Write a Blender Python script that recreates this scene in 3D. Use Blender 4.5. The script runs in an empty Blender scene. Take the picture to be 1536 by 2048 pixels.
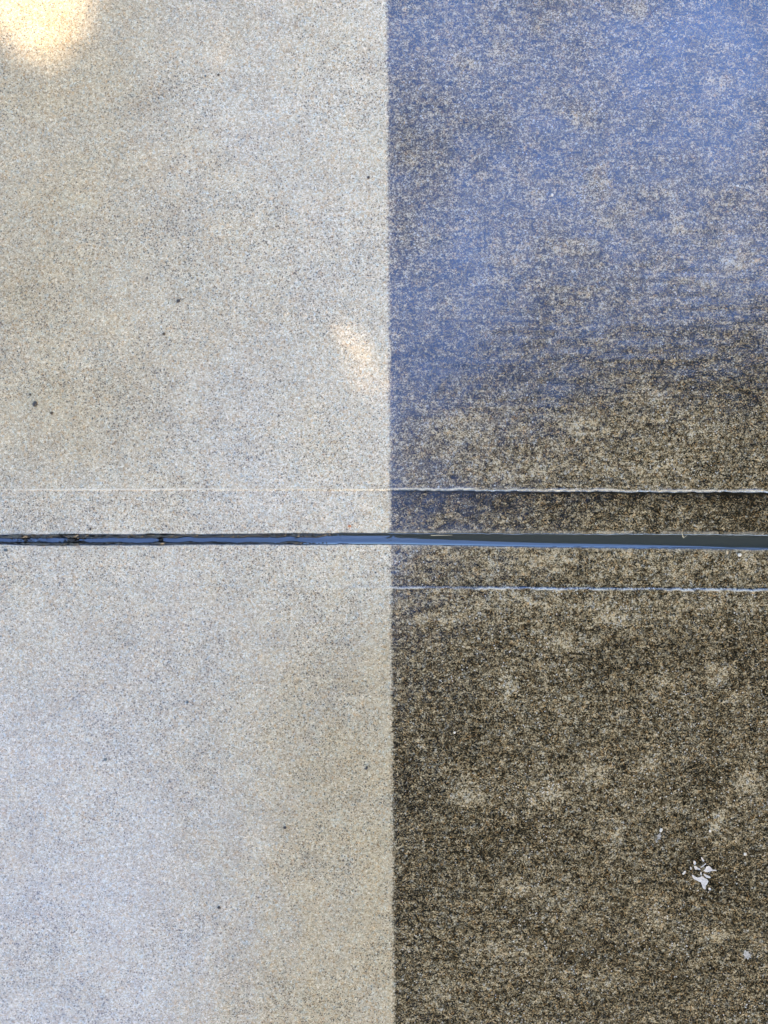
import bpy, bmesh, math, random
import numpy as np
from mathutils import Vector, noise as mnoise

R = math.radians
random.seed(7)
rng = np.random.default_rng(7)
scene = bpy.context.scene
COL = scene.collection

# ------------------------------------------------------------------ camera
H = 1.2                                   # phone held 1.2 m above the slab
S = 1.6 / 2048                            # metres of ground per photograph pixel
cam_data = bpy.data.cameras.new('camera')
cam = bpy.data.objects.new('camera', cam_data)
COL.objects.link(cam)
cam.location = (0, 0, H)
cam.rotation_euler = (0, 0, 0)
cam_data.sensor_fit = 'VERTICAL'
cam_data.sensor_height = 24
cam_data.lens = 24 * H / 1.6
cam_data.clip_start = 0.01
cam_data.clip_end = 1000
scene.camera = cam

# ------------------------------------------------------------------ light
SUN_EL, SUN_AZ = R(34), R(-44)            # azimuth as angle from +X, towards lower right of the frame
world = bpy.data.worlds.new('World')
scene.world = world
world.use_nodes = True
wn = world.node_tree
bg = wn.nodes['Background']
sky = wn.nodes.new('ShaderNodeTexSky')
sky.sky_type = 'NISHITA'
sky.sun_disc = False
sky.sun_elevation = SUN_EL
sky.sun_rotation = math.pi / 2 - SUN_AZ   # sky rotation runs clockwise from +Y
sky.air_density = 1.0
sky.dust_density = 3.0
sky.ozone_density = 3.0
wn.links.new(sky.outputs[0], bg.inputs[0])
bg.inputs[1].default_value = 0.15
sun_data = bpy.data.lights.new('sun', 'SUN')
sun_data.energy = 2.0
sun_data.angle = R(0.45)
sun_data.color = (1.0, 0.92, 0.85)
sun = bpy.data.objects.new('sun', sun_data)
COL.objects.link(sun)
SUN_DIR = Vector((math.cos(SUN_EL) * math.cos(SUN_AZ), math.cos(SUN_EL) * math.sin(SUN_AZ), math.sin(SUN_EL)))
sun.rotation_euler = SUN_DIR.to_track_quat('Z', 'Y').to_euler()
scene.view_settings.view_transform = 'Standard'
scene.view_settings.look = 'None'
scene.view_settings.gamma = 1
scene.view_settings.use_curve_mapping = False
scene.view_settings.exposure = 2.75
scene.view_settings.use_white_balance = True
scene.view_settings.white_balance_temperature = 9100
scene.view_settings.white_balance_tint = 14


# ------------------------------------------------------------------ helpers
def at(u, v):
    """photograph pixel -> metres on the slab (x right, y up the frame)"""
    return ((u - 768) * S, (1024 - v) * S)


def tag(o, label=None, cat=None, group=None, kind=None):
    if label: o['label'] = label
    if cat: o['category'] = cat
    if group: o['group'] = group
    if kind: o['kind'] = kind
    return o


def link_mesh(name, verts, faces, mat, parent=None, smooth=True):
    me = bpy.data.meshes.new(name)
    me.from_pydata([tuple(map(float, v)) for v in verts], [], [tuple(map(int, f)) for f in faces])
    me.update()
    if smooth:
        me.polygons.foreach_set('use_smooth', [True] * len(me.polygons))
    if mat: me.materials.append(mat)
    o = bpy.data.objects.new(name, me)
    COL.objects.link(o)
    if parent: o.parent = parent
    return o


def grid_mesh(name, X, Y, Z, mat, parent=None):
    """X, Y, Z arrays of shape (rows, cols)"""
    r, c = X.shape
    me = bpy.data.meshes.new(name)
    co = np.stack([X, Y, Z], -1).reshape(-1, 3).astype(np.float32)
    idx = np.arange(r * c).reshape(r, c)
    q = np.stack([idx[:-1, :-1], idx[:-1, 1:], idx[1:, 1:], idx[1:, :-1]], -1).reshape(-1, 4)
    me.vertices.add(len(co)); me.vertices.foreach_set('co', co.ravel())
    me.loops.add(q.size); me.loops.foreach_set('vertex_index', q.ravel().astype(np.int32))
    me.polygons.add(len(q))
    me.polygons.foreach_set('loop_start', (np.arange(len(q)) * 4).astype(np.int32))
    me.polygons.foreach_set('loop_total', np.full(len(q), 4, np.int32))
    me.update(calc_edges=True)
    me.validate()
    me.polygons.foreach_set('use_smooth', [True] * len(me.polygons))
    me.materials.append(mat)
    o = bpy.data.objects.new(name, me)
    COL.objects.link(o)
    if parent: o.parent = parent
    return o


def fattr(o, name, arr):
    a = o.data.attributes.new(name, 'FLOAT', 'POINT')
    a.data.foreach_set('value', np.ascontiguousarray(arr, dtype=np.float32).ravel())


def vnoise(X, Y, sx, sy=None, seed=0):
    """smooth value noise, about -1..1, with features of size sx by sy metres"""
    sy = sy or sx
    rr = np.random.default_rng(1000 + seed)
    T = rr.uniform(-1, 1, (256, 256))
    fx, fy = X / sx + 31.7 + seed * 3.1, Y / sy + 57.3 + seed * 1.7
    ix, iy = np.floor(fx).astype(int), np.floor(fy).astype(int)
    tx, ty = fx - ix, fy - iy
    tx, ty = tx * tx * (3 - 2 * tx), ty * ty * (3 - 2 * ty)
    g = lambda a, b: T[a % 256, b % 256]
    return ((g(ix, iy) * (1 - tx) + g(ix + 1, iy) * tx) * (1 - ty) +
            (g(ix, iy + 1) * (1 - tx) + g(ix + 1, iy + 1) * tx) * ty)


def sstep(a, b, x):
    t = np.clip((x - a) / (b - a), 0, 1)
    return t * t * (3 - 2 * t)


class NT:
    """tiny node-tree builder"""
    def __init__(self, name):
        self.m = bpy.data.materials.new(name)
        self.m.use_nodes = True
        self.t = self.m.node_tree
        self.b = self.t.nodes['Principled BSDF']

    def n(self, kind, **kw):
        nd = self.t.nodes.new(kind)
        for k, v in kw.items(): setattr(nd, k, v)
        return nd

    def put(self, sock, v):
        if isinstance(v, bpy.types.NodeSocket): self.t.links.new(v, sock)
        elif v is not None: sock.default_value = v

    def math(self, op, a, b=None, c=None, clamp=False):
        nd = self.n('ShaderNodeMath', operation=op, use_clamp=clamp)
        self.put(nd.inputs[0], a)
        if b is not None: self.put(nd.inputs[1], b)
        if c is not None: self.put(nd.inputs[2], c)
        return nd.outputs[0]

    def mix(self, f, a, b, blend='MIX'):
        nd = self.n('ShaderNodeMix', data_type='RGBA', blend_type=blend)
        self.put(nd.inputs[0], f)
        for s, v in ((nd.inputs[6], a), (nd.inputs[7], b)):
            self.put(s, v if isinstance(v, bpy.types.NodeSocket) else (*v, 1))
        return nd.outputs[2]

    def rng(self, v, a, b, c=0.0, d=1.0, smooth=False):
        nd = self.n('ShaderNodeMapRange', interpolation_type='SMOOTHSTEP' if smooth else 'LINEAR')
        for i, x in enumerate((v, a, b, c, d)): self.put(nd.inputs[i], x)
        return nd.outputs[0]

    def noise(self, vec, scale, detail=2, rough=0.5):
        nd = self.n('ShaderNodeTexNoise')
        self.put(nd.inputs['Vector'], vec)
        nd.inputs['Scale'].default_value = scale
        nd.inputs['Detail'].default_value = detail
        nd.inputs['Roughness'].default_value = rough
        return nd.outputs[0]

    def vor(self, vec, scale, feature='F1'):
        nd = self.n('ShaderNodeTexVoronoi', feature=feature)
        self.put(nd.inputs['Vector'], vec)
        nd.inputs['Scale'].default_value = scale
        return nd

    def scaled(self, vec, s, off=(0, 0, 0)):
        nd = self.n('ShaderNodeMapping')
        self.put(nd.inputs[0], vec)
        nd.inputs['Scale'].default_value = s
        nd.inputs['Location'].default_value = off
        return nd.outputs[0]

    def ramp(self, v, stops, interp='LINEAR'):
        nd = self.n('ShaderNodeValToRGB')
        nd.color_ramp.interpolation = interp
        e = nd.color_ramp.elements
        while len(e) < len(stops): e.new(0.5)
        for i, (p, c) in enumerate(stops):
            e[i].position = p; e[i].color = (*c, 1)
        self.put(nd.inputs[0], v)
        return nd.outputs[0]

    def attr(self, name):
        return self.n('ShaderNodeAttribute', attribute_name=name).outputs['Fac']


# ------------------------------------------------------------------ materials
def concrete_material():
    k = NT('concrete_half_cleaned')
    P = k.n('ShaderNodeNewGeometry').outputs['Position']
    sep = k.n('ShaderNodeSeparateXYZ'); k.put(sep.inputs[0], P)
    x, y = sep.outputs[0], sep.outputs[1]
    # the edge the washer left: a hair off straight, fuzzy by a few millimetres
    edge = k.math('MULTIPLY_ADD', y, -0.0070, 0.0100)
    w1 = k.math('MULTIPLY_ADD', k.noise(P, 22, 2), 0.006, -0.003)
    w2 = k.math('MULTIPLY_ADD', k.noise(P, 260, 2), 0.016, -0.008)
    dx = k.math('ADD', k.math('SUBTRACT', x, edge), k.math('ADD', w1, w2))
    dirty = k.rng(dx, -0.003, 0.0035, smooth=True)

    # sand grains
    warp = k.n('ShaderNodeVectorMath', operation='MULTIPLY_ADD')
    nz = k.n('ShaderNodeTexNoise'); k.put(nz.inputs['Vector'], P)
    nz.inputs['Scale'].default_value = 500
    k.put(warp.inputs[0], nz.outputs['Color']); warp.inputs[1].default_value = (0.0016,) * 3; k.put(warp.inputs[2], P)
    W = warp.outputs[0]
    g1 = k.vor(W, 620); c1 = k.n('ShaderNodeSeparateColor'); k.put(c1.inputs[0], g1.outputs['Color'])
    g2 = k.vor(k.scaled(W, (1, 1, 1), (3.3, 1.7, 0)), 300); c2 = k.n('ShaderNodeSeparateColor'); k.put(c2.inputs[0], g2.outputs['Color'])
    g3 = k.vor(k.scaled(W, (1, 1, 1), (5.1, 8.2, 0)), 170); c3 = k.n('ShaderNodeSeparateColor'); k.put(c3.inputs[0], g3.outputs['Color'])
    n_mid = k.noise(P, 28, 5, 0.6)
    n_big = k.noise(P, 6, 3, 0.5)
    n_fine = k.noise(P, 500, 3, 0.7)
    broom = k.noise(k.scaled(P, (9, 330, 1)), 1.0, 3, 0.6)

    # ---- clean half
    base = k.ramp(c1.outputs[0], [(0.0, (0.27, 0.215, 0.145)), (0.16, (0.37, 0.310, 0.220)), (0.5, (0.44, 0.388, 0.298)),
                                  (0.8, (0.485, 0.438, 0.348)), (1.0, (0.60, 0.55, 0.45))])
    hue = k.ramp(c2.outputs[1], [(0.0, (1.0, 0.84, 0.70)), (0.08, (1.0, 0.96, 0.90)), (0.5, (1, 1, 1)), (0.9, (0.93, 1.0, 1.03)), (1.0, (0.80, 0.95, 1.1))])
    clean = k.mix(1.0, base, hue, 'MULTIPLY')
    tone = k.math('ADD', k.rng(n_mid, 0.25, 0.75, 0.90, 1.10), k.rng(n_big, 0.3, 0.7, -0.06, 0.06))
    tone = k.math('ADD', tone, k.rng(broom, 0.3, 0.7, -0.045, 0.045))
    tone = k.math('ADD', tone, k.math('ADD', k.rng(n_fine, 0.3, 0.7, -0.24, 0.24), k.rng(k.noise(P, 190, 2), 0.3, 0.7, -0.19, 0.17)))
    tone = k.math('ADD', tone, k.math('MULTIPLY', k.attr('clean_tone'), 1.0))
    tc = k.n('ShaderNodeCombineXYZ')
    for i in range(3): k.put(tc.inputs[i], tone)
    clean = k.mix(1.0, clean, tc.outputs[0], 'MULTIPLY')
    warm = k.attr('tan')
    clean = k.mix(warm, clean, k.mix(1.0, clean, (1.0, 0.93, 0.80), 'MULTIPLY'))
    # dark grains of three sizes
    dk = k.math('MULTIPLY', k.math('LESS_THAN', c1.outputs[2], k.rng(n_mid, 0.3, 0.7, 0.26, 0.12)), k.rng(g1.outputs['Distance'], 0.30, 0.55, 1, 0))
    clean = k.mix(k.math('MULTIPLY', dk, 0.88), clean, (0.10, 0.085, 0.062))
    dk2 = k.math('MULTIPLY', k.math('LESS_THAN', c2.outputs[2], k.rng(n_mid, 0.3, 0.7, 0.17, 0.08)), k.rng(g2.outputs['Distance'], 0.26, 0.46, 1, 0))
    clean = k.mix(k.math('MULTIPLY', dk2, 0.85), clean, (0.075, 0.070, 0.060))
    dk3 = k.math('MULTIPLY', k.math('LESS_THAN', c3.outputs[2], 0.022), k.rng(g3.outputs['Distance'], 0.16, 0.32, 1, 0))
    clean = k.mix(k.math('MULTIPLY', dk3, 0.85), clean, (0.045, 0.045, 0.045))
    rust = k.math('MULTIPLY', k.math('GREATER_THAN', c3.outputs[2], 0.99), k.rng(g3.outputs['Distance'], 0.16, 0.34, 1, 0))
    clean = k.mix(k.math('MULTIPLY', rust, 0.5), clean, (0.42, 0.21, 0.10))

    # ---- grimy half: biofilm in the pits, bare sand grains standing out of it
    blot = k.math('ADD', k.math('MULTIPLY', k.noise(k.scaled(P, (1, 1.5, 1)), 34, 6, 0.72), 0.82), k.math('MULTIPLY_ADD', k.attr('patch'), 0.22, 0.105))
    blot = k.math('ADD', blot, k.rng(k.noise(k.scaled(P, (1, 1.3, 1), (4, 9, 0)), 105, 3, 0.6), 0.3, 0.7, -0.18, 0.22))
    blot = k.math('ADD', blot, k.rng(n_big, 0.3, 0.7, -0.02, 0.02))
    blot = k.math('ADD', blot, k.rng(broom, 0.3, 0.7, -0.05, 0.05))
    gr = k.math('MULTIPLY_ADD', c1.outputs[0], 0.62, k.math('MULTIPLY_ADD', n_fine, 1.0, -0.19))
    gr = k.math('ADD', gr, blot)                                   # centre near 0.5*0.44+0.4+0.5 = 1.12
    gr = k.math('SUBTRACT', k.math('SUBTRACT', gr, 0.03), k.math('MULTIPLY', k.attr('crud_shade'), 0.28))
    grime = k.ramp(k.rng(gr, 0.76, 1.56), [(0.0, (0.012, 0.009, 0.005)), (0.25, (0.032, 0.024, 0.013)), (0.42, (0.085, 0.064, 0.036)),
                                           (0.60, (0.165, 0.128, 0.077)), (0.80, (0.29, 0.235, 0.150)), (1.0, (0.46, 0.39, 0.27))])
    hue2 = k.ramp(c2.outputs[1], [(0.0, (1.06, 0.84, 0.64)), (0.10, (1.0, 0.95, 0.86)), (0.5, (1, 1, 1)), (0.85, (0.93, 1.0, 1.08)), (1.0, (0.80, 0.98, 1.35))])
    grime = k.mix(1.0, grime, hue2, 'MULTIPLY')
    wg = k.math('MULTIPLY', k.math('LESS_THAN', c2.outputs[2], 0.035), k.rng(g2.outputs['Distance'], 0.20, 0.40, 1, 0))
    grime = k.mix(k.math('MULTIPLY', wg, 0.8), grime, (0.58, 0.58, 0.56))

    col = k.mix(dirty, clean, grime)
    # worn arrises of the tooled band: pale paste plus painted lip highlights
    wear_glint = k.math('MULTIPLY', k.attr('wear_glint'), k.rng(n_fine, 0.30, 0.55, 0.55, 1.0), clamp=True)
    col = k.mix(wear_glint, col, (0.56, 0.53, 0.45))
    col = k.mix(k.attr('slime_shade'), col, (0.016, 0.015, 0.010))
    k.put(k.b.inputs['Base Color'], col)

    # ---- wet surface, reflectivity raised to strengthen the mirrored sky
    film_sheen = k.attr('film_sheen')
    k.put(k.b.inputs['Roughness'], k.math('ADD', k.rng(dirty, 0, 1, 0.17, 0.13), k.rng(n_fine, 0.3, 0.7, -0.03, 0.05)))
    pits = k.math('MULTIPLY', film_sheen, k.rng(gr, 0.85, 1.40, 1.14, 0.88))      # water stands between the grains
    k.put(k.b.inputs['IOR'], k.math('ADD', 1.38, k.math('MULTIPLY', k.mix(dirty, film_sheen, pits), k.rng(dirty, 0, 1, 0.50, 1.50))))
    k.b.inputs['Specular Tint'].default_value = (0.33, 0.58, 1, 1)  # sky blue painted into the reflection colour
    # ---- relief
    hgt = k.math('ADD', k.math('MULTIPLY', g1.outputs['Distance'], -0.55), k.math('MULTIPLY', n_fine, 1.0))
    hgt = k.math('ADD', hgt, k.math('MULTIPLY', broom, 0.55))
    hgt = k.math('ADD', hgt, k.math('MULTIPLY', g2.outputs['Distance'], -0.35))
    bp = k.n('ShaderNodeBump')
    k.put(bp.inputs['Strength'], k.rng(dirty, 0, 1, 0.50, 0.55))
    bp.inputs['Distance'].default_value = 0.00030
    k.put(bp.inputs['Height'], hgt)
    k.put(k.b.inputs['Normal'], bp.outputs[0])
    return k.m


def simple(name, color, rough=0.6, ior=1.45, noise_scale=None, amount=0.3, bump=0.0):
    k = NT(name)
    if noise_scale:
        P = k.n('ShaderNodeNewGeometry').outputs['Position']
        nz = k.noise(P, noise_scale, 4, 0.6)
        lo = tuple(c * (1 - amount) for c in color); hi = tuple(min(1, c * (1 + amount)) for c in color)
        k.put(k.b.inputs['Base Color'], k.mix(k.rng(nz, 0.3, 0.7), lo, hi))
        if bump:
            bp = k.n('ShaderNodeBump'); bp.inputs['Strength'].default_value = 0.6
            bp.inputs['Distance'].default_value = bump
            k.put(bp.inputs['Height'], nz); k.put(k.b.inputs['Normal'], bp.outputs[0])
    else:
        k.b.inputs['Base Color'].default_value = (*color, 1)
    k.b.inputs['Roughness'].default_value = rough
    k.b.inputs['IOR'].default_value = ior
    return k.m


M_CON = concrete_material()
M_SILT = simple('black_wet_silt', (0.008, 0.008, 0.007), 0.22, 1.6, 500, 0.5, 0.0012)
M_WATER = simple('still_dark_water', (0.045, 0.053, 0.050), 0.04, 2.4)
M_WATER.node_tree.nodes['Principled BSDF'].inputs['Specular Tint'].default_value = (0.33, 0.58, 1, 1)  # blue put into the water's reflection to deepen the mirrored sky
M_GRASS = simple('lawn', (0.05, 0.08, 0.025), 1.0, 1.1, 90, 0.8, 0.02)
M_MUD = simple('bedding', (0.010, 0.010, 0.009), 0.9)
M_BARK = simple('bark', (0.10, 0.075, 0.05), 0.85, 1.4, 18, 0.5, 0.01)


def leaf_material():
    k = NT('canopy_leaf')
    P = k.n('ShaderNodeNewGeometry').outputs['Position']
    c = k.ramp(k.noise(P, 3.0, 4, 0.6), [(0.3, (0.022, 0.036, 0.014)), (0.5, (0.036, 0.056, 0.020)), (0.72, (0.060, 0.085, 0.030))])
    k.put(k.b.inputs['Base Color'], c)
    k.b.inputs['Roughness'].default_value = 0.5
    return k.m


M_LEAF = leaf_material()

# ------------------------------------------------------------------ the ground around the pavement
gm = link_mesh('lawn', [(-300, -300, -0.035), (300, -300, -0.035), (300, 300, -0.035), (-300, 300, -0.035)], [(0, 1, 2, 3)], M_GRASS)
tag(gm, kind='structure')

# ------------------------------------------------------------------ the two slabs
GY_TOP = lambda x: (1024 - 1069.5) * S + x * -0.0030 + 0.0      # upper arris of the joint
def groove_edges(X):
    u = X / S + 768
    top = np.interp(u, [-3000, 0, 400, 780, 1100, 1536, 4000], [1072, 1072, 1070.5, 1068, 1070, 1072, 1073])
    bot = np.interp(u, [-3000, 0, 100, 400, 780, 1100, 1300, 1536, 4000], [1085, 1086, 1089, 1087, 1086.5, 1092, 1094, 1097, 1098])
    return (1024 - top) * S, (1024 - bot) * S


def slab(name, side, parent):
    fx = np.arange(-0.66, 0.6601, 0.003)
    cx = np.array([-2.4, -2.2, -1.9, -1.6, -1.3, -1.1, -0.95, -0.85, -0.78, -0.72, -0.685])
    xs = np.concatenate([cx, fx, -cx[::-1]])
    # distance from the joint arris: wall first (negative = down the wall), then the top
    rad = 0.0035
    wall = [(-0.022, 0.0), (-0.012, 0.0), (-0.008, 0.0), (-0.006, 0.0), (-rad, 0.0)]
    ts = np.linspace(0, math.pi / 2, 8)[1:]
    arc = [(-rad + rad * math.sin(t), rad - rad * math.cos(t)) for t in ts]
    d_in = np.arange(rad + 0.0015, 0.060, 0.0022)
    d_lip = np.arange(0.060, 0.088, 0.0006)
    d_out = np.arange(0.088, 0.86, 0.003)
    d_far = np.array([0.90, 0.98, 1.1, 1.3, 1.6, 2.0, 2.39, 2.4, 2.4])
    prof_d = np.array([p[1] for p in wall] + [p[1] for p in arc] + list(d_in) + list(d_lip) + list(d_out) + list(d_far))
    prof_z = np.array([p[0] for p in wall] + [p[0] for p in arc] + [0.0] * (len(d_in) + len(d_lip) + len(d_out)) + [0, 0, 0, 0, 0, 0, 0, -0.004, -0.06])
    D, X = np.meshgrid(prof_d, xs, indexing='ij')
    Z0 = np.repeat(prof_z[:, None], len(xs), 1)
    top, bot = groove_edges(X)
    base = top if side > 0 else bot
    rag = vnoise(X, X * 0, 0.011, seed=3 + side) * 0.0006 + vnoise(X, X * 0, 0.0055, seed=9 + side) * 0.0004 + vnoise(X, X * 0, 0.05, seed=14 + side) * 0.0007
    Y = base + side * D + rag * np.exp(-D / 0.01)
    # where the tooled band stops
    if side > 0:
        u = X / S + 768
        lip = np.interp(u, [-3000, 0, 400, 780, 1536, 4000], [981, 981, 980, 979.5, 983, 984])
        lipd = (1024 - lip) * S - top
    else:
        u = X / S + 768
        lip = np.interp(u, [-3000, 0, 400, 780, 1536, 4000], [1171, 1171, 1172, 1174, 1180, 1182])
        lipd = bot - (1024 - lip) * S
    dirtside = sstep(-0.01, 0.02, X - 0.01)
    dg = sstep(-0.25, 0.28, X)                # the washer has softened the relief on its side
    chip = vnoise(X, X * 0, 0.006, seed=21 + side) * 0.0007 + vnoise(X, X * 0, 0.013, seed=23 + side) * 0.0005 + vnoise(X, X * 0, 0.0028, seed=25 + side) * 0.0006
    chip = chip * (0.4 + 0.9 * dirtside)
    e = D - (lipd + chip)
    step = (0.0006 + 0.0022 * dg) * (1.0 if side > 0 else 0.6)
    lipn0 = 0.5 + 0.7 * vnoise(X, X * 0, 0.022, seed=51 + side) + 0.4 * vnoise(X, X * 0, 0.09, seed=53 + side) - (0 if side > 0 else 0.35)
    rise = sstep(-0.0016, 0.0010, e)
    ridge = np.clip(0.35 + lipn0, 0, 1.2) * np.exp(-((e - 0.0016) / 0.0020) ** 2) * (0.0002 + 0.0004 * dg) * (0.6 + 0.5 * vnoise(X, X * 0, 0.03, seed=31 + side))
    topmask = (Z0 > -0.0001)
    relief = vnoise(X, Y, 0.11, seed=41) * 0.0007 + vnoise(X, Y, 0.033, seed=42) * 0.00030 + vnoise(X, Y, 0.012, seed=43) * 0.00016
    relief += vnoise(X, Y, 0.10, 0.0075, seed=44) * 0.00014           # broom drag
    Z = Z0 + np.where(topmask, -step * (1 - rise) + ridge + relief * sstep(0, 0.02, D), -step)
    # masks on the slab: dirt, worn paste, and painted shade, highlights and sheen
    o = grid_mesh(name, X, Y, Z, M_CON, parent)
    if side < 0:
        o.data.flip_normals()
    lipnoise = 0.5 + 0.7 * vnoise(X, X * 0, 0.022, seed=51 + side) + 0.4 * vnoise(X, X * 0, 0.09, seed=53 + side)
    pale = np.exp(-((e - 0.0014) / (0.0011 if side > 0 else 0.0011)) ** 2)
    fade_clean = np.interp(X / S + 768, [-400, 0, 60, 420, 520, 780], [0.5, 0.3, 0.85, 0.8, 0.35, 0.28] if side > 0 else [0, 0.05, 0.05, 0.0, 0.10, 0.22])
    wear_glint = pale * np.where(dirtside > 0.5, np.clip((lipnoise + 0.18) if side > 0 else (1.7 * lipnoise - 0.25), 0.0, 1), np.clip(fade_clean * (0.6 + lipnoise), 0, 1))  # worn paste and the lip's sky highlight, both painted pale
    arris = np.exp(-((D - 0.004) / 0.0022) ** 2) * topmask  # painted highlight along the joint edge
    wear_glint = np.maximum(wear_glint, arris * (0.40 if side > 0 else 0.25) * np.clip(0.3 + lipnoise * 0.8 + 0.5 * vnoise(X, X * 0, 0.004, seed=57), 0, 1))
    fattr(o, 'wear_glint', np.clip(wear_glint, 0, 1))
    crud_shade = dirtside * (np.exp(-((e + 0.0025) / 0.0022) ** 2) * (1.2 if side > 0 else 0.35) + 0.45 * sstep(-0.035, 0, e) * (e < 0) * (1 if side > 0 else 0.3))  # dirt under the lip plus the band's shade, painted darker
    fattr(o, 'crud_shade', np.clip(crud_shade, 0, 1.3))
    slime_shade = np.where(topmask, 0.0, 1.0)  # joint walls painted dark: slimy growth and shade in the recess
    slime_shade = np.maximum(slime_shade, sstep(0.0030, 0.0014, D))
    slime_shade = np.maximum(slime_shade, dirtside * (side > 0) * np.exp(-((e + 0.0022) / 0.0019) ** 2) * np.clip(0.85 + 0.5 * lipnoise, 0, 1) * 0.85)  # dirty, shaded crevice under the upper lip painted as a dark line
    fattr(o, 'slime_shade', np.clip(slime_shade, 0, 1))
    # pale worn patches in the grime, placed as in the photograph
    blobs = [(1010, 95, 42, 26), (940, 122, 40, 16), (1462, 92, 40, 28), (1290, 20, 24, 12), (1440, 165, 30, 20), (1165, 225, 60, 28),
             (1380, 235, 46, 22), (1190, 370, 60, 34), (1068, 382, 22, 16), (1330, 380, 44, 28), (1362, 456, 34, 34), (1240, 430, 60, 28),
             (1130, 500, 70, 22), (1480, 520, 44, 18), (1015, 515, 40, 26), (1400, 560, 60, 24), (850, 480, 40, 24), (1160, 850, 26, 20), (1300, 800, 70, 30),
             (905, 610, 40, 30), (930, 850, 60, 40), (1010, 940, 120, 22), (1300, 940, 120, 20), (1110, 1120, 60, 20),
             (1437, 1345, 20, 26), (1462, 1392, 12, 12), (1015, 1375, 18, 30), (1312, 1372, 18, 22), (1128, 1395, 24, 12), (1228, 1238, 34, 18),
             (1130, 1285, 90, 20), (870, 1240, 70, 26), (1180, 1545, 50, 40), (1095, 1590, 34, 22), (1290, 1528, 20, 14), (1376, 1514, 16, 8),
             (1438, 1650, 18, 28), (1120, 1800, 52, 34), (1310, 1845, 46, 24), (1050, 1780, 34, 24), (1225, 1680, 22, 50), (935, 1590, 40, 18),
             (1010, 1900, 80, 24), (1190, 1960, 90, 26), (880, 1985, 50, 28), (1430, 1870, 30, 18), (1500, 1560, 20, 40), (1255, 1105, 8, 22), (1060, 1205, 150, 14)]
    darks = [(830, 1800, 44, 60), (850, 1600, 60, 26), (800, 1530, 20, 60), (900, 1470, 60, 30), (1060, 1830, 20, 20), (1040, 1660, 60, 30), (1200, 1910, 60, 26),
             (1480, 1780, 50, 40), (1500, 1330, 40, 60), (960, 1700, 50, 30), (1400, 1560, 50, 30), (1450, 930, 90, 40), (1500, 800, 40, 60), (1400, 1740, 60, 46), (1340, 1960, 60, 30),
             (1265, 940, 12, 20), (1000, 300, 60, 26), (1100, 330, 30, 60), (900, 540, 50, 24), (870, 720, 60, 26), (1210, 1330, 60, 26), (1330, 1300, 60, 26), (930, 1010, 90, 20)]
    patch = np.zeros_like(X)
    U, V = X / S + 768, 1024 - Y / S
    Uw = U + vnoise(X, Y, 0.016, seed=61) * 14 + vnoise(X, Y, 0.006, seed=62) * 8
    Vw = V + vnoise(X, Y, 0.016, seed=63) * 14 + vnoise(X, Y, 0.006, seed=64) * 8
    for (a, b, ra, rb) in blobs:
        big = ra * rb > 900
        f = 0.72 if big else 1.0
        patch += np.exp(-np.clip((((Uw - a) / (ra * f)) ** 2 + ((Vw - b) / (rb * f)) ** 2), 0, 12) ** 1.5) * (0.66 if big else 1.0)
    for (a, b, ra, rb) in darks:
        patch -= np.exp(-np.clip((((Uw - a) / (ra * 1.2)) ** 2 + ((Vw - b) / (rb * 1.2)) ** 2), 0, 12)) * 0.36
    patch = patch * (1 - 0.12 * sstep(760, 600, V))
    patch += sstep(760, 500, V) * 0.34
    patch -= 0.45 * sstep(1150, 1536, U) * sstep(420, 0, V)
    patch += sstep(760, 860, V) * sstep(1300, 1180, V) * np.where((V > 984) & (V < 1070), -0.05, 0.38) - 0.45 * sstep(1380, 1500, U) * sstep(975, 990, V) * sstep(1075, 1060, V) * sstep(1600, 1500, U)                       # paler above and around the joint, darker at right of the band
    patch -= sstep(1250, 1500, V) * 0.02
    fattr(o, 'patch', patch)
    ct = np.zeros_like(X)
    ct += np.interp(U, [0, 250, 600, 780], [-0.08, -0.04, 0.08, 0.16]) * sstep(1350, 900, V)
    ct += np.exp(-((V - 1080) / 110) ** 2) * 0.06
    ct -= np.exp(-(((U - 290) / 60) ** 2 + ((V - 205) / 30) ** 2)) * 0.12
    ct -= np.exp(-(((U - 40) / 90) ** 2 + ((V - 540) / 120) ** 2)) * 0.06
    ct -= sstep(1150, 1500, V) * np.exp(-((U - 640) / 190) ** 2) * 0.06
    fattr(o, 'clean_tone', ct)
    tan = 0.8 * sstep(560, 60, U + 60 * vnoise(X, Y, 0.1, seed=76)) * sstep(1000, 800, V) + 0.45 * sstep(1150, 1500, V) * sstep(440, 640, U)  # warm tint painted where the surface mirrors no blue sky
    fattr(o, 'tan', np.clip(tan + 0.25 * vnoise(X, Y, 0.05, seed=77), 0, 1))
    film_sheen = 0.75 + 0.25 * vnoise(X, Y, 0.12, seed=71) + 0.15 * vnoise(X, Y, 0.03, seed=72)
    film_sheen = film_sheen + 0.58 * sstep(560, 250, U) * sstep(1150, 1600, V)  # sky sheen put in by zone, on top of the real wetness
    film_sheen = film_sheen + 0.32 * sstep(1100, 1480, U) * sstep(450, 60, V) - 0.25 * np.clip(patch, 0, 1)
    film_sheen = film_sheen * np.where(U < 780, 1 - 0.75 * sstep(520, 150, U) * sstep(1150, 900, V), 1.0)  # sheen cut at upper left, where no sky is mirrored
    film_sheen = film_sheen * (1 - 0.35 * sstep(760, 900, V) * sstep(770, 800, U))
    film_sheen = film_sheen * (1 - 0.25 * sstep(1120, 1320, V) * sstep(770, 800, U))
    film_sheen = film_sheen * (1 - (0.75 if side > 0 else 0.15) * np.clip(wear_glint, 0, 1))
    fattr(o, 'film_sheen', np.clip(film_sheen, 0, 1.8))
    return o


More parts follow.
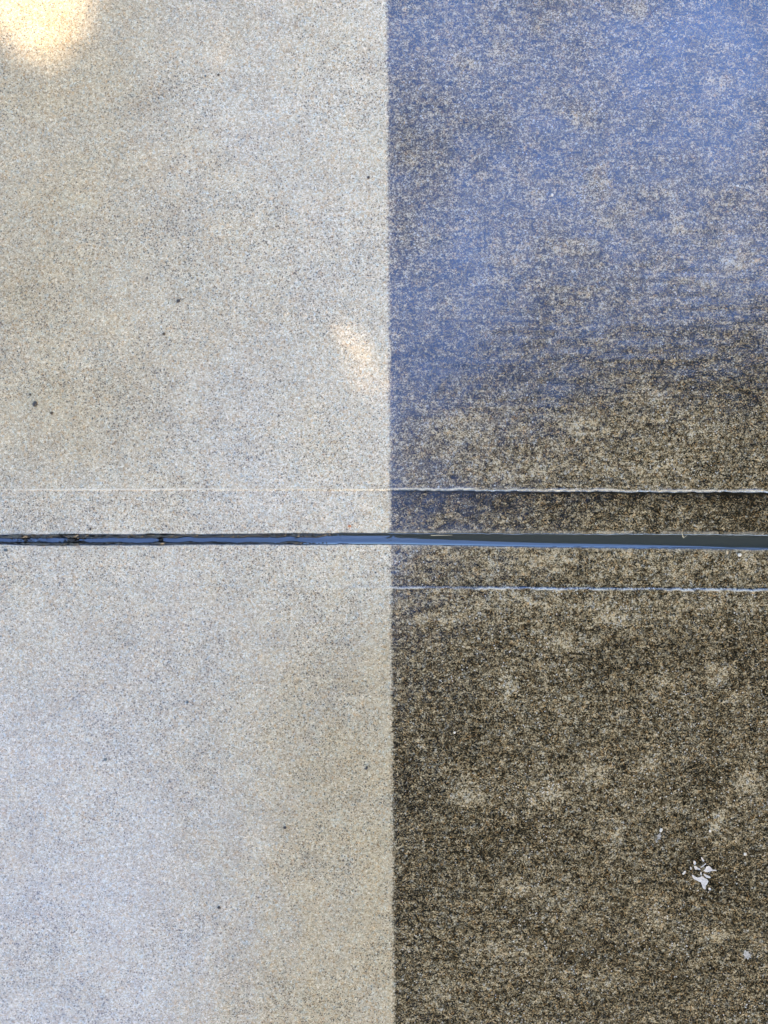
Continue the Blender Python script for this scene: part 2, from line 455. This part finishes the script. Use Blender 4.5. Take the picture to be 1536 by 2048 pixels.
pavement = link_mesh('pavement', [(-2.4, -2.45, -0.030), (2.4, -2.45, -0.030), (2.4, 2.35, -0.030), (-2.4, 2.35, -0.030)], [(0, 1, 2, 3)], M_MUD)
tag(pavement, kind='structure')
s_up = slab('slab', 1, pavement)
s_lo = slab('slab', -1, pavement)

# silt lying in the joint, and the water on it
xs = np.arange(-1.2, 1.2001, 0.0016)
ts = np.linspace(-1, 1, 17)
T, X = np.meshgrid(ts, xs, indexing='ij')
top, bot = groove_edges(X)
mid, half = (top + bot) / 2, (top - bot) / 2 + 0.0012
U = X / S + 768
Y = mid + T * half
lump = np.clip(vnoise(X, Y, 0.009, 0.005, seed=81) * 0.8 + vnoise(X, Y, 0.003, seed=82) * 0.6, -1, 1)
rough_here = np.clip(np.exp(-((U - 55) / 38) ** 4) * 0.9 + np.exp(-((U - 137) / 32) ** 4) * 1.2 + np.exp(-((U - 315) / 11) ** 4) * 1.1 + np.exp(-((U - 237) / 5) ** 4) * .7
                     + np.exp(-((U - 590) / 6) ** 2) * .7 + np.exp(-((U - 783) / 6) ** 2) * .6 + np.exp(-((U - 678) / 5) ** 2) * .5, 0, 1.2)
Z = -0.0105 + 0.0026 * rough_here + lump * (0.0012 + 0.0011 * rough_here) * sstep(1100, 600, U) + (0.0078 + 0.0018 * lump) * sstep(0.26, 0.56, np.abs(T + 0.10 + 0.16 * vnoise(X, X * 0, 0.02, seed=87))) * sstep(800, 620, U) - 0.0040 * sstep(600, 760, U)
Z += np.where(U < 560, 0.0024 * np.clip(vnoise(X, Y, 0.030, 0.004, seed=84), -0.2, 1), 0)
silt = grid_mesh('joint_silt', X, Y, Z, M_SILT, pavement)
WL = -0.0066
asym = sstep(300, 760, U)                   # right of the wash line the joint is fuller
t0 = np.interp(U, [760, 900, 1200, 1400, 1500], [0.0, 0.10, 0.38, 0.62, 1.0])
men = 0.0030 * np.clip(-T - t0, 0, 1) ** 1.5 * asym + 0.0010 * np.abs(T) ** 6
men += 0.00012 * vnoise(X, Y, 0.02, seed=85) + 0.00010 * vnoise(X, Y, 0.006, seed=86) * (1 - asym)
men += rough_here * (0.0012 * vnoise(X, Y, 0.0036, 0.0022, seed=88) + 0.0006 * vnoise(X, Y, 0.0018, seed=89))
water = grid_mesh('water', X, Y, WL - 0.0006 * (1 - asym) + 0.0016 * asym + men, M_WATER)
tag(water, kind='structure')


# ------------------------------------------------------------------ small things lying on the slabs
def simple_mat_cached(name, color, rough, cache={}):
    if name not in cache: cache[name] = simple(name, color, rough, 1.5, 900, 0.25)
    return cache[name]


def pebble(name, u, v, w, h, ang, mat, label, cat, up=0.5, group=None):
    bm = bmesh.new()
    bmesh.ops.create_icosphere(bm, subdivisions=3, radius=1)
    sd = random.uniform(0, 90)
    rx, ry = w * S / 2, h * S / 2
    rz = min(rx, ry) * up
    ca, sa = math.cos(R(ang)), math.sin(R(ang))
    for vt in bm.verts:
        p = vt.co.copy()
        f = 1 + 0.26 * mnoise.noise(p * 1.3 + Vector((sd, 0, 0))) + 0.10 * mnoise.noise(p * 3.1 + Vector((0, sd, 0)))
        # flattened facets
        p = Vector((max(-0.86, min(0.88, p.x * f)), max(-0.9, min(0.84, p.y * f)), p.z * f))
        q = Vector((p.x * rx, p.y * ry, p.z * rz))
        vt.co = Vector((q.x * ca - q.y * sa, q.x * sa + q.y * ca, q.z))
    me = bpy.data.meshes.new(name); bm.to_mesh(me); bm.free()
    me.polygons.foreach_set('use_smooth', [True] * len(me.polygons))
    me.materials.append(mat)
    o = bpy.data.objects.new(name, me); COL.objects.link(o)
    x, y = at(u, v)
    z = -0.002 if 983 < v < 1175 and u > 790 else 0.0
    o.location = (x, y, z + rz * 0.55)
    tag(o, label, cat, group)
    return o


BLACK = simple_mat_cached('black_stone', (0.020, 0.019, 0.022), 0.45)
BROWN = simple_mat_cached('dark_brown_stone', (0.045, 0.033, 0.022), 0.6)
BLUE = simple_mat_cached('blue_grey_stone', (0.05, 0.08, 0.10), 0.5)
RUST = simple_mat_cached('rust_stone', (0.40, 0.16, 0.07), 0.6)
WHITE = simple_mat_cached('white_chip', (0.52, 0.50, 0.46), 0.6)
TAN = simple_mat_cached('tan_stone', (0.46, 0.36, 0.24), 0.6)
pebs = [
    ('pebble', 70.5, 808, 9.5, 13, -12, BLACK, 'largest black pebble on the clean concrete, oval and glossy, near the left edge', 'pebble', .7),
    ('pebble', 103.5, 826, 6.5, 6, 20, BROWN, 'small brown black pebble just below and right of the large oval black pebble', 'pebble', .6),
    ('pebble', 60.5, 789, 4.5, 5, 40, BROWN, 'tiny dark grain just above and left of the large oval black pebble', 'pebble', .5),
    ('pebble', 357, 602, 8, 7, 10, BLACK, 'lone black pebble on the clean upper slab above another dark pebble', 'pebble', .6),
    ('pebble', 328, 668, 6, 6.5, 0, BROWN, 'dark brown pebble on the clean upper slab below the lone black pebble', 'pebble', .6),
    ('pebble', 737, 355, 6, 5.5, 0, BLACK, 'small black pebble on clean concrete closest to the upper wash line', 'pebble', .6),
    ('pebble', 437, 150, 6, 5, 30, BROWN, 'dark grain near the top of the clean slab, right of the sunlit corner', 'pebble', .5),
    ('pebble', 411, 152, 4, 5, 0, BLUE, 'tiny blue grey grain left of the dark grain near the slab top', 'pebble', .5),
    ('pebble', 12, 1100, 8, 7, 0, BLUE, 'round teal grey pebble at the left edge just below the wet joint', 'pebble', .5),
    ('pebble', 181, 1058, 4.5, 6.5, 0, BLACK, 'small black grain on the clean tooled band just above the joint', 'pebble', .5),
    ('pebble', 699, 1052, 7, 5.5, 0, RUST, 'rust orange grain on the clean tooled band above the joint', 'pebble', .5),
    ('pebble', 570, 1655, 7, 6, 0, BLACK, 'black grain low on the clean lower slab', 'pebble', .5),
    ('pebble', 211, 1519, 7, 6, 0, BLUE, 'blue black grain at lower left of the clean lower slab', 'pebble', .5),
    ('pebble', 375, 1404, 6, 5, -30, BLUE, 'dark blue grain in the middle of the clean lower slab', 'pebble', .5),
    ('pebble', 733, 1536, 5, 8, -30, BLACK, 'elongated black grain beside the wash line on the clean lower slab', 'pebble', .5),
    ('pebble', 438, 1815, 7, 6, 0, BLACK, 'dark grain low down where the clean lower slab is bluish', 'pebble', .5),
    ('chip', 1480, 1110, 8, 7, 0, WHITE, 'white chip on the grimy band just below the wet joint', 'chip', .5),
    ('chip', 1322, 1660, 6, 9, -20, WHITE, 'small white chip above and left of the torn white flake', 'chip', .4),
    ('chip', 1490, 1708, 6, 6, 0, WHITE, 'tiny bright white chip right of the torn white flake', 'chip', .4),
    ('chip', 909, 1465, 5, 5, 0, WHITE, 'tiny white chip on the grimy lower slab nearest the wash line', 'chip', .4),
    ('chip', 1455, 1105, 5, 8, 0, TAN, 'tan chip on the grimy band beside the white chip below the joint', 'chip', .4),
    ('chip', 1420, 1662, 5, 6, 0, WHITE, 'pale grain above the torn white flake', 'chip', .35),
    ('chip', 1475, 372, 6, 5, 0, WHITE, 'white grain on the blue reflecting grimy slab near the right edge', 'chip', .35),
    ('chip', 1104, 390, 6, 6, 0, WHITE, 'white grain in the middle of the grimy upper slab', 'chip', .35),
]
for p in pebs: pebble(*p)


def flake(name, polys, mat, thick, curl, label, cat, parts=None):
    """torn scraps traced as outlines (photograph pixels), given thickness and a little curl"""
    cx = sum(p[0] for p in polys[0]) / len(polys[0]); cy = sum(p[1] for p in polys[0]) / len(polys[0])
    ox, oy = at(cx, cy)
    bm = bmesh.new()
    for k, poly in enumerate(polys):
        pts = [Vector((*at(*p), 0)) - Vector((ox, oy, 0)) for p in poly]
        c = sum(pts, Vector()) / len(pts)
        rmax = max((p - c).length for p in pts)
        def hz(p): 
            d = (p - c).length / rmax
            return 0.0006 + curl * d * d + 0.0003 * mnoise.noise(p * 400 + Vector((k * 7, 0, 0)))
        rings = []
        for f in (1.0, 0.66, 0.33):
            ring = []
            for p in pts:
                q = c + (p - c) * f
                ring.append(bm.verts.new((q.x, q.y, hz(q))))
            rings.append(ring)
        low = [bm.verts.new((p.x, p.y, hz(p) - thick)) for p in pts]
        cv = bm.verts.new((c.x, c.y, hz(c)))
        cl = bm.verts.new((c.x, c.y, hz(c) - thick))
        n = len(pts)
        for i in range(n):
            j = (i + 1) % n
            bm.faces.new((rings[0][i], rings[0][j], rings[1][j], rings[1][i]))
            bm.faces.new((rings[1][i], rings[1][j], rings[2][j], rings[2][i]))
            bm.faces.new((rings[2][i], rings[2][j], cv))
            bm.faces.new((low[i], low[j], rings[0][j], rings[0][i]))
            bm.faces.new((low[j], low[i], cl))
    bmesh.ops.recalc_face_normals(bm, faces=bm.faces)
    me = bpy.data.meshes.new(name); bm.to_mesh(me); bm.free()
    me.materials.append(mat)
    o = bpy.data.objects.new(name, me); COL.objects.link(o)
    o.location = (ox, oy, 0.0004)
    return tag(o, label, cat)


def fp(pts):  # outline read from the enlarged crop (12.8x) of the photograph
    return [(1340 + a / 12.8, 1700 + b / 12.8) for a, b in pts]

FLAKE = simple('dried_white_petal', (0.48, 0.465, 0.46), 0.55, 1.45, 450, 0.30)
flake('torn_flake', [
    fp([(760, 690), (810, 665), (850, 680), (880, 720), (940, 735), (975, 790), (950, 850), (905, 905), (905, 990), (865, 995), (830, 960), (815, 880), (800, 820), (740, 805), (690, 775), (640, 760), (590, 720), (550, 650), (555, 620), (600, 640), (650, 680), (700, 700)]),
    fp([(610, 400), (660, 405), (700, 440), (760, 470), (770, 495), (740, 505), (690, 490), (650, 495), (620, 460)]),
    fp([(850, 520), (900, 470), (930, 410), (990, 400), (1040, 440), (1075, 490), (1130, 500), (1185, 500), (1180, 515), (1110, 525), (1030, 535), (960, 555), (910, 560)]),
    fp([(850, 600), (880, 605), (930, 630), (1000, 660), (1040, 690), (990, 710), (930, 700), (880, 660)]),
    fp([(500, 430), (530, 420), (548, 450), (540, 490), (510, 490)]),
    fp([(790, 170), (815, 180), (850, 240), (875, 265), (840, 290), (805, 240)]),
    fp([(975, 965), (1010, 955), (1045, 985), (1035, 1020), (995, 1020), (975, 1000)]),
    fp([(770, 430), (900, 330), (915, 345), (790, 445)]),
    fp([(775, 545), (800, 560), (805, 640), (780, 640), (765, 600)]),
    fp([(590, 260), (640, 270), (660, 330), (630, 380), (600, 350)]),
    fp([(300, 600), (370, 520), (400, 530), (390, 580), (330, 625)]),
], FLAKE, 0.0003, 0.0007, 'torn papery white flake in several ragged lobes on the grimy lower slab', 'flake')
flake('pale_flake', [[(1487, 1902), (1490, 1899), (1492, 1902), (1496, 1901), (1497, 1906), (1502, 1909), (1500, 1912), (1503, 1916), (1498, 1914), (1495, 1919), (1493, 1915), (1488, 1917), (1489, 1912), (1485, 1908), (1488, 1906)]],
      simple('pale_flake', (0.30, 0.30, 0.29), 0.5, 1.45, 500, 0.5), 0.0003, 0.0004, 'pale grey flake near the lower right corner of the grimy slab', 'flake')
flake('pale_flake', [[(1315, 1669), (1318, 1667), (1320, 1664), (1321, 1669), (1323, 1671), (1320, 1674), (1321, 1679), (1317, 1677), (1315, 1681), (1315, 1675), (1313, 1672)], [(1310, 1680), (1313, 1679), (1315, 1683), (1312, 1685)]],
      simple('grey_flake', (0.24, 0.24, 0.23), 0.5, 1.45, 500, 0.5), 0.0003, 0.0003, 'faint grey flake just below the small white chip on the grimy slab', 'flake')


def strand(name, pts, rad, mat, label, cat):
    vs, fs = [], []
    P = [Vector(p) for p in pts]
    for i, p in enumerate(P):
        t = (P[min(i + 1, len(P) - 1)] - P[max(i - 1, 0)]).normalized()
        a = t.cross(Vector((0, 0, 1))).normalized(); b = t.cross(a)
        r = rad * (1 - 0.6 * i / len(P))
        for k in range(6):
            vs.append(p + (a * math.cos(k * math.pi / 3) + b * math.sin(k * math.pi / 3)) * r)
    for i in range(len(P) - 1):
        for k in range(6):
            fs.append((i * 6 + k, i * 6 + (k + 1) % 6, (i + 1) * 6 + (k + 1) % 6, (i + 1) * 6 + k))
    o = link_mesh(name, vs, fs, mat)
    return tag(o, label, cat)


def zp(u, v, z): return (*at(u, v), z)
STRAW = simple('pale_straw', (0.42, 0.38, 0.28), 0.6)
strand('plant_fibre', [zp(1363, 1066, .001), zp(1365, 1070, 0), zp(1367, 1074, -.002), zp(1369, 1076, -.003), zp(1372, 1073, -.003), zp(1375, 1071, -.002)], 0.0007, STRAW,
       'curled straw coloured fibre hanging over the joint edge at the right', 'fibre')
strand('plant_fibre', [zp(862, 1070.5, -.001), zp(868, 1071, -.0015), zp(876, 1070.6, -.0015), zp(890, 1070.8, -.001), zp(905, 1070.4, -.001)], 0.0006, STRAW,
       'thin pale root lying along the upper edge of the joint right of the wash line', 'fibre')

# ------------------------------------------------------------------ the tree that shades the pavement (seen mirrored in the wet surface)
tree = bpy.data.objects.new('shade_tree', None); COL.objects.link(tree)
tree.location = (4.2, -4.0, 0)
tag(tree, 'large leafy tree at lower right whose crown overhangs and shades the pavement', 'tree')


def limb(pts, rads, n=10):
    vs, fs = [], []
    for i, p in enumerate(pts):
        t = (Vector(pts[min(i + 1, len(pts) - 1)]) - Vector(pts[max(i - 1, 0)])).normalized()
        a = t.orthogonal().normalized(); b = t.cross(a)
        for k in range(n):
            w = 2 * math.pi * k / n
            vs.append(Vector(p) + (a * math.cos(w) + b * math.sin(w)) * rads[i])
    for i in range(len(pts) - 1):
        for k in range(n):
            fs.append((i * n + k, i * n + (k + 1) % n, (i + 1) * n + (k + 1) % n, (i + 1) * n + k))
    return vs, fs


v_, f_ = limb([(0, 0, -0.1), (0, 0, 0.1), (0.03, -0.02, 0.6), (0.02, 0.04, 1.6), (-0.06, 0.05, 2.6), (-0.05, 0.0, 3.8), (0.05, 0.0, 5.2)], [0.36, 0.28, 0.21, 0.19, 0.17, 0.12, 0.05], 14)
link_mesh('trunk', v_, f_, M_BARK, tree)
for (tx, ty, tz, z0) in ((-3.6, 3.4, 4.3, 2.5), (-4.4, 1.2, 4.6, 2.8), (-1.0, 4.2, 4.8, 2.9), (2.5, 2.0, 5.0, 3.0), (1.0, -3.0, 5.0, 3.2), (-2.2, -2.6, 4.8, 2.7)):
    pts = [(-0.04 + tx * f + 0.12 * math.sin(7 * f + tx), ty * f + 0.12 * math.cos(6 * f + ty), z0 + (tz - z0) * f ** 0.8) for f in (0, .15, .35, .55, .8, 1)]
    v_, f_ = limb(pts, [0.11, 0.09, 0.07, 0.05, 0.03, 0.012], 8)
    link_mesh('limb', v_, f_, M_BARK, tree)

# crown: leaves scattered through a broad, uneven volume; outline shaped for its reflection
edge_poly = [(-3.2, -10.0), (-1.4, -6.0), (-0.95, -2.8), (-0.80, -1.1), (-0.48, -0.66), (0.05, -0.38), (0.34, 0.36), (0.72, 0.80), (1.05, 1.10), (1.75, 1.22), (2.45, 1.60), (4.0, 2.0), (7.5, 0.6), (9.5, -2.5), (9, -7), (5, -10)]
EP = np.array(edge_poly)


def inside(x, y):
    c = np.zeros(len(x), bool)
    n = len(EP)
    for i in range(n):
        x0, y0 = EP[i]; x1, y1 = EP[(i + 1) % n]
        cond = (y0 > y) != (y1 > y)
        c ^= cond & (x < (x1 - x0) * (y - y0) / (y1 - y0 + 1e-12) + x0)
    return c


N = 220000
lx = rng.uniform(-4.5, 9.5, N); ly = rng.uniform(-10, 2.2, N)
lz = 3.0 + 2.6 * rng.random(N) ** 1.8
# extra leaves added overhead to darken the mirrored crown
No = 110000
lx = np.concatenate([lx, rng.uniform(-1.6, 4.0, No)]); ly = np.concatenate([ly, rng.uniform(-4.5, 1.2, No)]); lz = np.concatenate([lz, rng.uniform(3.1, 4.4, No)])
over = np.arange(N + No) >= N
N += No
Nd = 36000  # leaf layer added across the sun's path to block direct sun
dz = rng.uniform(2.3, 3.6, Nd)
sx, sy = SUN_DIR.x / SUN_DIR.z, SUN_DIR.y / SUN_DIR.z
lx = np.concatenate([lx, rng.uniform(-1.1, 1.0, Nd) + sx * dz]); ly = np.concatenate([ly, rng.uniform(-1.2, 1.3, Nd) + sy * dz]); lz = np.concatenate([lz, dz])
N += Nd
dense = np.arange(N) >= N - Nd
over = np.concatenate([over, np.zeros(Nd, bool)])
# edge wobble: test a displaced point; the crown narrows with height
wx = lx + vnoise(lx, ly, 0.5, seed=91) * 0.13 + vnoise(lx, ly, 0.17, seed=92) * 0.11
wy = ly + vnoise(lx, ly, 0.5, seed=93) * 0.13 + vnoise(lx, ly, 0.17, seed=94) * 0.11
keep = inside(wx, wy) | dense
clump = vnoise(lx, ly, 0.45, seed=95) + vnoise(ly, lz, 0.4, seed=96)
keep &= (rng.random(N) < np.clip(0.85 + 0.35 * clump, 0.35, 1)) | dense | over
# openings cut in the crown along the sun's direction to shape the sunflecks
sx, sy = SUN_DIR.x / SUN_DIR.z, SUN_DIR.y / SUN_DIR.z
gx, gy = (lx - sx * lz) / S + 768, 1024 - (ly - sy * lz) / S      # where each leaf's shadow falls, in photograph pixels
fleck = [(-230, -40), (-150, -330), (150, -330), (184, -20), (180, 40), (150, 78), (62, 134), (-10, 126), (-90, 110)]
FP = np.array(fleck, float)
def in_poly(px, py, Q):
    c = np.zeros(len(px), bool)
    for i in range(len(Q)):
        x0, y0 = Q[i]; x1, y1 = Q[(i + 1) % len(Q)]
        c ^= ((y0 > py) != (y1 > py)) & (px < (x1 - x0) * (py - y0) / (y1 - y0 + 1e-12) + x0)
    return c
LEAF = 0.065
pad = LEAF * 0.55 / S
cxy = FP.mean(0)
grow = FP + (FP - cxy) / np.linalg.norm(FP - cxy, axis=1, keepdims=True) * pad
hole = in_poly(gx, gy, grow)
keep &= ~(hole & (rng.random(N) < 0.991))
thin = ((gx - 428) / (10 + pad * 1.1)) ** 2 + ((gy - 75) / (44 + pad * 1.1)) ** 2 < 1
thin |= ((gx - 718) / (56 + pad * 1.1)) ** 2 + ((gy - 752) / (85 + pad * 1.1)) ** 2 < 1
keep &= ~(thin & (rng.random(N) < np.where(gx > 600, 0.925, 0.934)))
lx, ly, lz, dense, over = lx[keep], ly[keep], lz[keep], dense[keep], over[keep]
n = len(lx)
yaw = rng.uniform(0, 2 * np.pi, n); tilt = rng.normal(0, 0.5, n); roll = rng.normal(0, 0.5, n)
sz = LEAF * rng.uniform(0.7, 1.15, n) * np.where(dense, 1.25, 1) * np.where(over, 1.35, 1)
d = np.stack([np.cos(yaw) * np.cos(tilt), np.sin(yaw) * np.cos(tilt), np.sin(tilt)], -1)
s_ = np.stack([-np.sin(yaw) * np.cos(roll), np.cos(yaw) * np.cos(roll), np.sin(roll)], -1)
c = np.stack([lx - 4.2, ly + 4.0, lz], -1)
v0 = c - d * sz[:, None] * .6; v1 = c + s_ * sz[:, None] * .32 ; v2 = c + d * sz[:, None] * .6; v3 = c - s_ * sz[:, None] * .32
V = np.stack([v0, v1, v2, v3], 1).reshape(-1, 3).astype(np.float32)
me = bpy.data.meshes.new('crown')
me.vertices.add(len(V)); me.vertices.foreach_set('co', V.ravel())
me.loops.add(len(V)); me.loops.foreach_set('vertex_index', np.arange(len(V), dtype=np.int32))
me.polygons.add(n)
me.polygons.foreach_set('loop_start', (np.arange(n) * 4).astype(np.int32))
me.polygons.foreach_set('loop_total', np.full(n, 4, np.int32))
me.update(calc_edges=True)
me.materials.append(M_LEAF)
crown = bpy.data.objects.new('crown', me); COL.objects.link(crown); crown.parent = tree
crown['kind'] = 'stuff'
